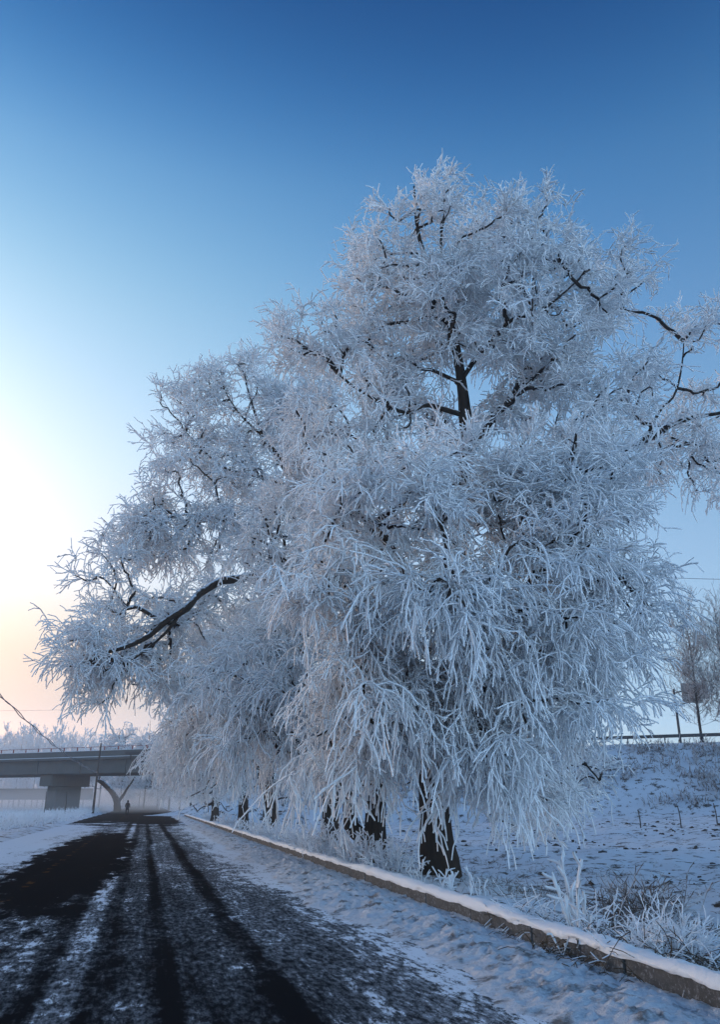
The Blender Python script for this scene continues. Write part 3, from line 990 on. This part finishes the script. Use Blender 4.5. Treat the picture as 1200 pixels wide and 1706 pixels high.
# ------------------------------------------------------------------ utility poles and wires
def pole(x, y, Y, h, lab, r=.13, arm=None):
    p = at(x, y, Y); z0 = gz(p[0], p[1])
    o = empty('utility_pole', (p[0], p[1], z0), lab, 'utility pole')
    V, F = tube_line([(0, 0, -.3), (.02, 0, h * .5), (.10, 0, h)], [r * 1.15, r, r * .75], 10, 4)
    raw_obj('shaft', V, F, M['wood'], o)
    if arm:
        br = box_obj('bracket', (0.03, -.16, arm), (.10, .30, .10), M['darksteel'], o)
        V, F = tube_line([(.03, -.28, arm), (.03, -.28, arm + .22)], [.05, .035], 8, 2)
        raw_obj('insulator', V, F, M['sign'], br)
    return p, z0


pp, pz = pole(154, 1357, 113.5, 8.9, 'thin dark wooden utility pole leaning slightly beside the road, before the bridge', .14, 5.0)
bc_top = at(176, 1300, 150)


def wire(a, b, sag, lab, r=.025, n=40, twist=0.0, ph=0.0):
    t = np.linspace(0, 1, n)[:, None]
    P = np.array(a) * (1 - t) + np.array(b) * t
    P[:, 2] -= (4 * sag * t * (1 - t))[:, 0]
    P[:, 0] += twist * np.sin(t[:, 0] * 60 + ph); P[:, 2] += twist * np.cos(t[:, 0] * 60 + ph)
    V, F = tubes(P[None], np.full((1, n), r), 6)
    raw_obj('overhead_wire', V, F, M['wire'], label=lab, cat='wire', group='overhead wires')


wa = at(-70, 1085, 40)
wb = np.array([pp[0] + .03, pp[1] - .28, pz + 5.1])
wire(wa, wb, .75, 'frosted overhead wire sagging down towards the thin pole before the bridge', .030, 90, .055, 0)
wire(wa + [.03, 0, -.07], wb + [0, 0, -.06], .78, 'frosted overhead wire sagging down towards the thin pole before the bridge', .030, 90, .055, 2)
wire(wb, (bc_top[0], bc_top[1], bc_top[2]), .3, 'short overhead wire running on from the thin pole under the bridge', .03, 24)
wire(at(1100, 962, 60), at(1300, 966, 60), .05, 'single thin cable crossing the sky beside the tallest willow', .022, 12)
wire(at(-60, 1184, 200), at(150, 1181, 230), .2, 'faint distant cable crossing the pale sky above the bridge', .03, 12)

# ------------------------------------------------------------------ trees beyond
def simple_tree(name, lab, base, h, wdt, n, seed, upright=1.0, mat=None, group=None, r=.05, cat='tree', tw=1.6, squat=.15, side=3, twigs=3):
    rng = np.random.default_rng(seed)
    base = np.array(base, float)
    tr_ = [base, base + [.05, 0, h * .3], base + [.1 * rng.normal(), 0, h * .65], base + [.2 * rng.normal(), 0, h * .98]]
    lob = []
    if upright > .5:
        for f_, s_ in ((.28, .75), (.45, 1.0), (.62, .85), (.78, .6), (.92, .32)):
            lob.append((base + [0, 0, h * f_], (wdt * s_, wdt * s_, h * .15), int(n * s_ / 3.4), -.7 * upright, 1.0))
    else:
        for i_ in range(6):
            a_ = rng.uniform(0, 6.28); q_ = rng.uniform(.2, .6)
            lob.append((base + [math.cos(a_) * wdt * q_, math.sin(a_) * wdt * q_, h * rng.uniform(.35, .75)], (wdt * .55, wdt * .55, h * .22), n // 6, .7, 1.0))
    return make_tree(name, lab, base, tr_, [h * .010, h * .008, h * .005, h * .001], [], lob, seed, group=group, bf=.9 if upright > .5 else .4, twigs=twigs, kt=4, side=side,
              r_tw=r, tw_len=tw, mat=mat, dens=1.0, csig=.8, clump=5, trunk_sides=8, min_z=h * squat * .3, up=1.4 * upright, cat=cat, side_len=tw * .35)


def copy_thing(src, loc, rz, sc_xyz, label=None):
    r = src.copy(); C.objects.link(r)
    r.location = tuple(loc); r.rotation_euler = (0, 0, rz); r.scale = sc_xyz
    if label:
        r['label'] = label
    for ch in list(src.children):
        c = ch.copy(); C.objects.link(c); c.parent = r
    return r


# poplars on the bank at the right
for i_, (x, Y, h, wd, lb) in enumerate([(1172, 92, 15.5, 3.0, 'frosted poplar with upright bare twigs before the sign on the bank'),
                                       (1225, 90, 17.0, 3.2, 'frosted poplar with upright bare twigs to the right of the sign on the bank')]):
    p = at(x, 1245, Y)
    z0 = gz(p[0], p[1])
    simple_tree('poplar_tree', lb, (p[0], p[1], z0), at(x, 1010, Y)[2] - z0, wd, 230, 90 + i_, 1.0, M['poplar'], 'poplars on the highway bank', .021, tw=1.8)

# hazy poplar row beyond the bridge
rp_ = random.Random(8)
xs = [-14, -2, 8, 19, 27, 36, 46, 57, 66, 75, 84, 95, 104, 117, 129, 142]
protos = []
for i_, x in enumerate(xs):
    Y = rp_.uniform(262, 300)
    p = at(x, 1300, Y); z0 = gz(p[0], p[1])
    h_ = at(x, rp_.choice([1215, 1222, 1228, 1234, 1219]), Y)[2] - z0
    if i_ < 5:
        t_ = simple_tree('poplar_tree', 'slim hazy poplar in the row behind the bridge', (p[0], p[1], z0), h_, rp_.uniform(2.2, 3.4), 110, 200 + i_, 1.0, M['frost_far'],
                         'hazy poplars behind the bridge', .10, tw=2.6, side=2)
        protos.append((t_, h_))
    else:
        t_, hp = protos[i_ % 5]
        k_ = h_ / hp
        copy_thing(t_, (p[0], p[1], z0), rp_.uniform(0, 6.28), (k_ * rp_.uniform(.85, 1.15), k_, k_))
# rounder frosted trees nearer, behind the bridge and beside the road beyond it
for i_, (x, Y, ty, wd) in enumerate([(165, 215, 1222, 6.0), (200, 200, 1205, 6.5), (240, 190, 1196, 6.5), (282, 185, 1190, 7), (232, 230, 1262, 6), (262, 205, 1258, 6), (205, 240, 1270, 5), (300, 170, 1235, 6), (318, 130, 1225, 5)]):
    p = at(x, 1330, Y); z0 = gz(p[0], p[1])
    h_ = at(x, ty, Y)[2] - z0
    if i_ < 4:
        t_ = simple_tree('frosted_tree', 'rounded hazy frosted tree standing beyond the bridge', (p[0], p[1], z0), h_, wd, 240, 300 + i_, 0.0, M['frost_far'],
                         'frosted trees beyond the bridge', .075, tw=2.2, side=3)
        if i_ == 0:
            protos = []
        protos.append((t_, h_))
    else:
        t_, hp = protos[i_ % 4]
        k_ = h_ / hp
        copy_thing(t_, (p[0], p[1], z0), 1.3 * i_, (max(k_, .7), max(k_, .7), k_))
# the crooked dark tree under the bridge
p = at(196, 1345, 150); z0 = gz(p[0], p[1]); bc = np.array([p[0], p[1], z0])
make_tree('crooked_tree', 'dark crooked tree leaning aside beneath the bridge beside the road', bc, [bc, bc + [-.3, 0, 1.6], bc + [-1.4, 0, 3.4], bc + [-3.4, 0, 5.0], bc + [-4.3, 0, 5.3]], [.75, .55, .5, .42, .25],
          [([bc + [-.3, 0, 1.6], bc + [1.2, .3, 3.6], bc + [2.4, .3, 6.0]], .34, .08)],
          [(bc + [-3.4, 0, 6.4], (2, 2, 1.2), 50, .8, 1), (bc + [2.2, 0, 6.2], (2.2, 2, 1.8), 60, .8, 1)], 77, r_tw=.05, kt=4, side=3, tw_len=1.6, trunk_sides=10)

# small far portal across the road
fb = uw(-1.0, 330)
ov = empty('road_portal', (fb[0], fb[1], 0), 'small dark portal spanning the far end of the road in mist', 'portal', rz=RA)
box_obj('beam', (0, 0, 4.3), (13.5, 1.6, 1.1), M['bridge'], ov)
for s_ in (-1, 1):
    box_obj('column', (6.1 * s_, 0, 1.85), (.9, 1.4, 3.8), M['bridge'], ov)

# low wall far behind the bridge on the left
lw = at(40, 1310, 210)
box_obj('far_wall', (lw[0] - 5, lw[1], 3.4), (46, 1.0, 2.6), M['bridge'], label='low grey wall far behind the bridge, half lost in mist', cat='wall', rz=-.1, bevel=.05)

# ------------------------------------------------------------------ person far down the road
def person():
    p = at(211, 1355, 108); z0 = .02
    root = empty('person', (p[0], p[1], z0), 'person in dark winter coat walking along the road before the bridge', 'person')
    me = bpy.data.meshes.new('body')
    J = [(0, 0, .95), (0, 0, 1.20), (0, -.01, 1.42), (0, -.02, 1.52), (0, -.03, 1.66), (0, -.03, 1.74),
         (-.20, 0, 1.40), (-.27, -.03, 1.13), (-.25, -.14, .90), (.20, 0, 1.40), (.27, .05, 1.13), (.25, .10, .88),
         (-.10, 0, .90), (-.11, -.10, .50), (-.11, -.12, .08), (-.11, -.26, .04), (.10, 0, .90), (.11, .06, .50), (.11, .20, .10), (.11, .08, .04)]
    E = [(0, 1), (1, 2), (2, 3), (3, 4), (4, 5), (2, 6), (6, 7), (7, 8), (2, 9), (9, 10), (10, 11), (0, 12), (12, 13), (13, 14), (14, 15), (0, 16), (16, 17), (17, 18), (18, 19)]
    RR = [.17, .19, .17, .07, .105, .08, .085, .065, .05, .085, .065, .05, .11, .085, .06, .05, .11, .085, .06, .05]
    me.from_pydata(J, E, [])
    o = bpy.data.objects.new('body', me); link(o, root)
    sk = o.modifiers.new('skin', 'SKIN')
    for v, r in zip(me.skin_vertices[0].data, RR):
        v.radius = (r, r)
    me.skin_vertices[0].data[0].use_root = True
    ss = o.modifiers.new('sub', 'SUBSURF'); ss.levels = 1; ss.render_levels = 1
    me.materials.append(M['coat'])
    # hood and coat skirt
    V, F = tube_line([(0, 0, .62), (0, 0, .85), (0, 0, 1.1)], [.23, .21, .20], 12, 3)
    raw_obj('coat_skirt', V, F, M['coat'], root)
    V, F = tube_line([(0, .02, 1.56), (0, .02, 1.70), (0, .01, 1.80)], [.12, .14, .03], 12, 4)
    raw_obj('hood', V, F, M['coat'], root)


person()

# ------------------------------------------------------------------ weeds, grass, clods
def weed_mesh(seed, n, h, spread, droop, r, side, lean=.5):
    rng = np.random.default_rng(seed)
    S = np.zeros((n, 3)); S[:, :2] = rng.normal(size=(n, 2)) * spread * .3
    a = rng.uniform(0, 2 * np.pi, n)
    D = np.stack([np.cos(a) * lean, np.sin(a) * lean, np.full(n, 1.0)], 1) * rng.uniform(.6, 1, (n, 1)) + np.array([0, 0, .3])
    L = h * rng.uniform(.5, 1.15, n)
    S[:, 2] -= .06
    P = curve_twigs(S, D, L, droop * rng.uniform(.4, 1.4, n), 6, rng, .12)
    parts = [tubes(P, (r * rng.uniform(.7, 1.2, n))[:, None] * np.linspace(.7, .9, 6)[None], 4, rng)]
    if side:
        ti = np.repeat(np.arange(n), side)
        f = rng.uniform(1.5, 4.9, len(ti)); fi = f.astype(int); fr = (f - fi)[:, None]
        S2 = P[ti, fi] * (1 - fr) + P[ti, fi + 1] * fr
        d1 = nrm(P[ti, fi + 1] - P[ti, fi])
        D2 = d1 + nrm(rng.normal(size=d1.shape)) * .8
        P2 = curve_twigs(S2, D2, h * rng.uniform(.08, .28, len(ti)), np.zeros(len(ti)), 3, rng, .2)
        parts.append(tubes(P2, np.full((len(ti), 3), r) * np.array([[.9, 1.1, .7]]), 4, rng))
    return cat_mesh(parts)


def place_weed(name, x, y, zdrop, V, F, mat, lab, group, rot=0.0, sc_=1.0, dark=None, min_u=5.25):
    """stand a plant on the ground where the sight line through (x, y) meets it"""
    v = (y - 853.0) / FPX
    d = np.array([(x - 600) / FPX, math.cos(PITCH) + v * math.sin(PITCH), math.sin(PITCH) - v * math.cos(PITCH)])
    ts = np.arange(3.0, 120, .04)
    pts = np.array([0, 0, EYE]) + d * ts[:, None]
    hit = (pts[:, 2] <= ground_h(pts[:, 0], pts[:, 1])) & (pts[:, 0] * RU[0] + pts[:, 1] * RU[1] > min_u)
    pnt = pts[int(np.argmax(hit))]
    o = empty(name, (pnt[0], pnt[1], gz(pnt[0], pnt[1])), lab, 'plant', group, rz=rot)
    o.scale = (sc_,) * 3
    raw_obj('stems', V, F, mat, o, kind='stuff')
    if dark is not None:
        raw_obj('blades', dark[0], dark[1], M['straw'], o, kind='stuff')
    return o


G_ = 'frosted weeds along the kerb'
# the big clump by the kerb
place_weed('grass_clump', 900, 1560, 0, *weed_mesh(1, 130, .70, .8, 1.9, .0085, 1, .8), M['weed'], 'sprawling frosted grass clump with a dark base right behind the kerb', G_, 0, 1, weed_mesh(2, 420, .50, 1.2, 2.4, .0045, 0, .9))
place_weed('grass_clump', 985, 1575, 0, *weed_mesh(3, 110, .66, .8, 1.9, .0085, 1, .8), M['weed'], 'frosted grass clump surrounding the thickly rimed stalk behind the kerb', G_, 0, 1, weed_mesh(4, 420, .5, 1.2, 2.4, .0045, 0, .9))
place_weed('frosted_stalk', 968, 1572, 0, *weed_mesh(5, 6, .95, .3, .1, .019, 7, .26), M['cap'], 'thickly rimed white branching stalk rising from the grass behind the kerb', G_)
place_weed('grass_clump', 1070, 1610, 0, *weed_mesh(6, 50, .6, .8, 1.6, .008, 1, .8), M['weed'], 'dark matted grass clump with few rimed blades behind the kerb', G_, 0, 1, weed_mesh(7, 520, .55, 1.4, 2.6, .005, 0, 1.0))
place_weed('grass_clump', 1135, 1650, 0, *weed_mesh(8, 40, .55, .8, 1.6, .008, 1, .8), M['weed'], 'dark bent grass clump drooping over snow, behind the kerb near the bush', G_, 0, 1, weed_mesh(9, 560, .6, 1.4, 2.6, .005, 0, 1.0))
place_weed('frosted_bush', 1080, 1560, 0, *weed_mesh(10, 130, .9, .7, 1.0, .0055, 6, .6), M['brush'], 'pale feathery frosted bush in the ditch behind the grass clumps', G_)
place_weed('frosted_bush', 1120, 1600, 0, *weed_mesh(12, 100, .65, .7, 1.0, .006, 6, .6), M['weed'], 'low bushy frosted weed in the ditch above the dark bent grass', G_)
place_weed('frosted_stalk', 742, 1500, 0, *weed_mesh(13, 8, .60, .3, .2, .013, 7, .4), M['cap'], 'small rimed stalk with stubby side twigs behind the kerb, near the tallest willow', G_)
place_weed('frosted_stalk', 792, 1492, 0, *weed_mesh(14, 6, .55, .25, .2, .012, 6, .35), M['cap'], 'slender rimed stalk standing alone in the snow behind the kerb', G_)
place_weed('frosted_stalk', 700, 1470, 0, *weed_mesh(15, 7, .5, .3, .2, .012, 6, .4), M['cap'], 'low rimed stalk behind the kerb, between the two nearest willow trunks', G_)
rw_ = random.Random(3)
shr = [weed_mesh(40 + k_, 34, .9, .9, .5, .016, 6, .5) for k_ in range(4)]
k_ = 0
SH = {655: 'frosted shrub standing between the tallest willow and the twin-stemmed one', 600: 'low frosted shrub at the foot of the twin-stemmed willow',
      575: 'frosted shrub between the twin-stemmed willow and the broad willow', 545: 'frosted shrub right before the trunk of the broad willow',
      345: 'small hazy frosted shrub just past the last willow of the row'}
for x, y in [(655, 1452), (600, 1440), (575, 1428), (545, 1432), (520, 1424), (498, 1418), (478, 1412), (462, 1402), (440, 1402), (425, 1396), (395, 1388), (375, 1380), (345, 1366)]:
    V, F = shr[k_ % 4]
    place_weed('frosted_shrub', x, y, 0, V, F, M['weed'], SH.get(x, 'low frosted shrub beyond the broad willow, between the kerb and the trunks'), 'frosted shrubs under the willows', rw_.uniform(0, 6), rw_.uniform(.8, 1.25))
    k_ += 1
# twig litter against the kerb on the road side
V, F = weed_mesh(33, 26, .28, .55, .7, .005, 5, .9)
o = empty('dry_weed', uw(4.55, 9.0, .05), 'dark dry weed growing against the road side of the kerb', 'plant')
raw_obj('stems', V, F, M['straw'], o)
V, F = weed_mesh(34, 3, .26, .2, .1, .012, 3, .5)
raw_obj('rimed_stem', V, F, M['cap'], o)


def scatter_tufts(name, pts, h, n, r, lean, droop, seed, mat, lab, side=0):
    rng = np.random.default_rng(seed)
    N = len(pts)
    S = np.repeat(pts, n, 0) + np.concatenate([rng.normal(size=(N * n, 2)) * h * .35, np.zeros((N * n, 1))], 1)
    hh = np.repeat(h * rng.uniform(.45, 1.3, N), n)
    D = np.concatenate([rng.normal(size=(N * n, 2)) * lean, np.ones((N * n, 1))], 1)
    S[:, 2] -= .05
    P = curve_twigs(S, D, hh * rng.uniform(.5, 1.1, N * n), droop * rng.uniform(.3, 1.5, N * n), 3, rng, .15)
    parts = [tubes(P, np.full((N * n, 3), r) * np.array([[1, 1, .6]]), 3, rng)]
    if side:
        ti = np.repeat(np.arange(len(P)), side); f = rng.uniform(.4, 1.95, len(ti)); fi = f.astype(int); fr = (f - fi)[:, None]
        S2 = P[ti, fi] * (1 - fr) + P[ti, fi + 1] * fr
        D2 = nrm(P[ti, fi + 1] - P[ti, fi]) + nrm(rng.normal(size=S2.shape)) * .8
        P2 = curve_twigs(S2, D2, hh[np.repeat(np.arange(len(P)), side)] * rng.uniform(.15, .4, len(ti)), np.zeros(len(ti)), 3, rng, .15)
        parts.append(tubes(P2, np.full((len(ti), 3), r * .9) * np.array([[1, 1, .6]]), 3, rng))
    V, F = cat_mesh(parts)
    raw_obj(name, V, F, mat, kind='stuff', label=lab, cat='grass')


rg = np.random.default_rng(5)


def on_ground(X, Y):
    return np.stack([X, Y, ground_h(X, Y)], 1)


# brush on the bank
q = rg.uniform(48, 118, 1700); s = rg.uniform(8.5, 22, 1700)
keep = (vnoise(q * .22, s * .3, 5) + .35 * (15 - s) / 7) > .42
q, s = q[keep], s[keep]
X = HP[0] + q * HD[0] + s * HN[0]; Y = HP[1] + q * HD[1] + s * HN[1]
scatter_tufts('bank_brush', on_ground(X, Y), 1.15, 5, .030, .35, .3, 6, M['brush'], 'tangled frosted brush covering the slope of the highway bank', 1)
# ditch and field grass at the right
u = rg.uniform(7.0, 16, 4200); w = 4 + 50 * rg.random(4200) ** 1.4
keep = vnoise(u * .8, w * .6, 8) > .47
P_ = np.stack([u * RU[0] + w * RW[0], u * RU[1] + w * RW[1]], 1)[keep]
scatter_tufts('ditch_grass', on_ground(P_[:, 0], P_[:, 1]), .32, 7, .0065, .8, 1.4, 7, M['straw'], 'short dry grass poking through snow in the ditch')
u = rg.uniform(5.1, 13, 2000); w = 5 + 65 * rg.random(2000) ** 1.6
keep = vnoise(u * .9, w * .7, 28) > .40
u, w = u[keep], w[keep]
P_ = np.stack([u * RU[0] + w * RW[0], u * RU[1] + w * RW[1]], 1)
scatter_tufts('verge_grass', on_ground(P_[:, 0], P_[:, 1]), .26, 8, .007, .8, 1.2, 17, M['brush'], 'short frosted grass on the verge under the willows')
# left verge and field
u = -rg.gamma(1.8, 5, 2000) - 6.4; w = 26 + 150 * rg.random(2000) ** 1.2
P_ = np.stack([u * RU[0] + w * RW[0], u * RU[1] + w * RW[1]], 1)
scatter_tufts('field_grass', on_ground(P_[:, 0], P_[:, 1]), .85, 8, .026, .4, .5, 9, M['weed'], 'pale frosted grass and weeds covering the misty field')


def clods():
    rng = np.random.default_rng(12)
    parts = []
    u = rng.uniform(12, 60, 2600); w = rng.uniform(0, 66, 2600)
    keep = (vnoise(u * .25, w * .25, 15) + .4 * vnoise(u * .9, w * .9, 16)) > .66
    u, w = u[keep], w[keep]
    X = u * RU[0] + w * RW[0]; Y = u * RU[1] + w * RW[1]; Z = ground_h(X, Y)
    bm = bmesh.new(); bmesh.ops.create_icosphere(bm, subdivisions=1, radius=1.0)
    B = np.array([v.co[:] for v in bm.verts]); T = np.array([[v.index for v in f.verts] for f in bm.faces]); bm.free()
    n = len(u)
    sz = .03 + .16 * rng.random(n) ** 2.5
    V = B[None] * sz[:, None, None] * rng.uniform(.6, 1.5, (n, 1, 3)) * np.array([1, 1, .55]) + rng.normal(size=(n, len(B), 3)) * (sz * .18)[:, None, None]
    V += np.stack([X, Y, Z], 1)[:, None]
    F = (T[None] + (np.arange(n) * len(B))[:, None, None]).reshape(-1, 3)
    raw_obj('soil_clods', V.reshape(-1, 3), F, M['clod'], smooth=False, kind='stuff', label='dark frozen soil clods scattered over the snowy field', cat='soil')


clods()

# thin stakes in the snowy field and in the left field
for x, y, h, lb in [(1065, 1350, 1.3, 'thin stake in the snowy field below the bank'), (1132, 1350, 1.5, 'thin stake in the snowy field below the bank'), (1192, 1345, 1.5, 'thin stake in the snowy field below the bank'),
                    (74, 1346, 3.0, 'thin post standing in the misty frosted field'), (108, 1350, 2.8, 'thin post standing in the misty frosted field')]:
    Y = 62 if x > 600 else 105
    p = at(x, y, Y); z0 = gz(p[0], p[1])
    V, F = tube_line([(0, 0, -.2), (.02, 0, h * .5), (-.06, 0, h)], [.06, .045, .035], 6, 3)
    o = raw_obj('field_stake', V, F, M['wood'], label=lb, cat='stake', group='stakes below the bank' if x > 600 else 'posts in the misty field')
    o.location = (p[0], p[1], z0)

# ------------------------------------------------------------------ the air
def volume_box(name, c, s, density, col, lab, rz=0.0):
    bm = bmesh.new(); box_bm(bm, (0, 0, 0), s)
    m = bpy.data.materials.new(name); m.use_nodes = True
    t = m.node_tree
    t.nodes.remove(t.nodes['Principled BSDF'])
    v = t.nodes.new('ShaderNodeVolumePrincipled')
    v.inputs['Color'].default_value = (*col, 1); v.inputs['Density'].default_value = density; v.inputs['Anisotropy'].default_value = .2
    t.links.new(v.outputs[0], t.nodes['Material Output'].inputs['Volume'])
    o = bm_obj(name, bm, m, kind='stuff', label=lab, cat='haze')
    o.location = c; o.rotation_euler = (0, 0, rz)
    return o


volume_box('haze', (0, 0, 14.5), (3400, 3400, 37), .0007, (.90, .93, 1.0), 'pale cold haze thickening with distance over the whole place')


def mist_bank(c, r, density, lab):
    """a shallow lens of ground mist lying in the low field"""
    bm = bmesh.new()
    bmesh.ops.create_icosphere(bm, subdivisions=4, radius=1.0)
    for v in bm.verts:
        v.co.x *= r[0]; v.co.y *= r[1]; v.co.z *= r[2]
    m = bpy.data.materials.new('mist'); m.use_nodes = True
    t = m.node_tree
    t.nodes.remove(t.nodes['Principled BSDF'])
    v = t.nodes.new('ShaderNodeVolumePrincipled')
    v.inputs['Color'].default_value = (.94, .94, .96, 1); v.inputs['Density'].default_value = density; v.inputs['Anisotropy'].default_value = .2
    t.links.new(v.outputs[0], t.nodes['Material Output'].inputs['Volume'])
    o = bm_obj('mist', bm, m, smooth=True, kind='stuff', label=lab, cat='mist')
    o.location = c


mist_bank((-52, 160, .6), (58, 42, 3.4), .012, 'low pale mist lying over the field round the bridge pier')
mist_bank((-60, 330, 0), (300, 150, 25), .0055, 'distant pale mist bank veiling the trees behind the bridge')
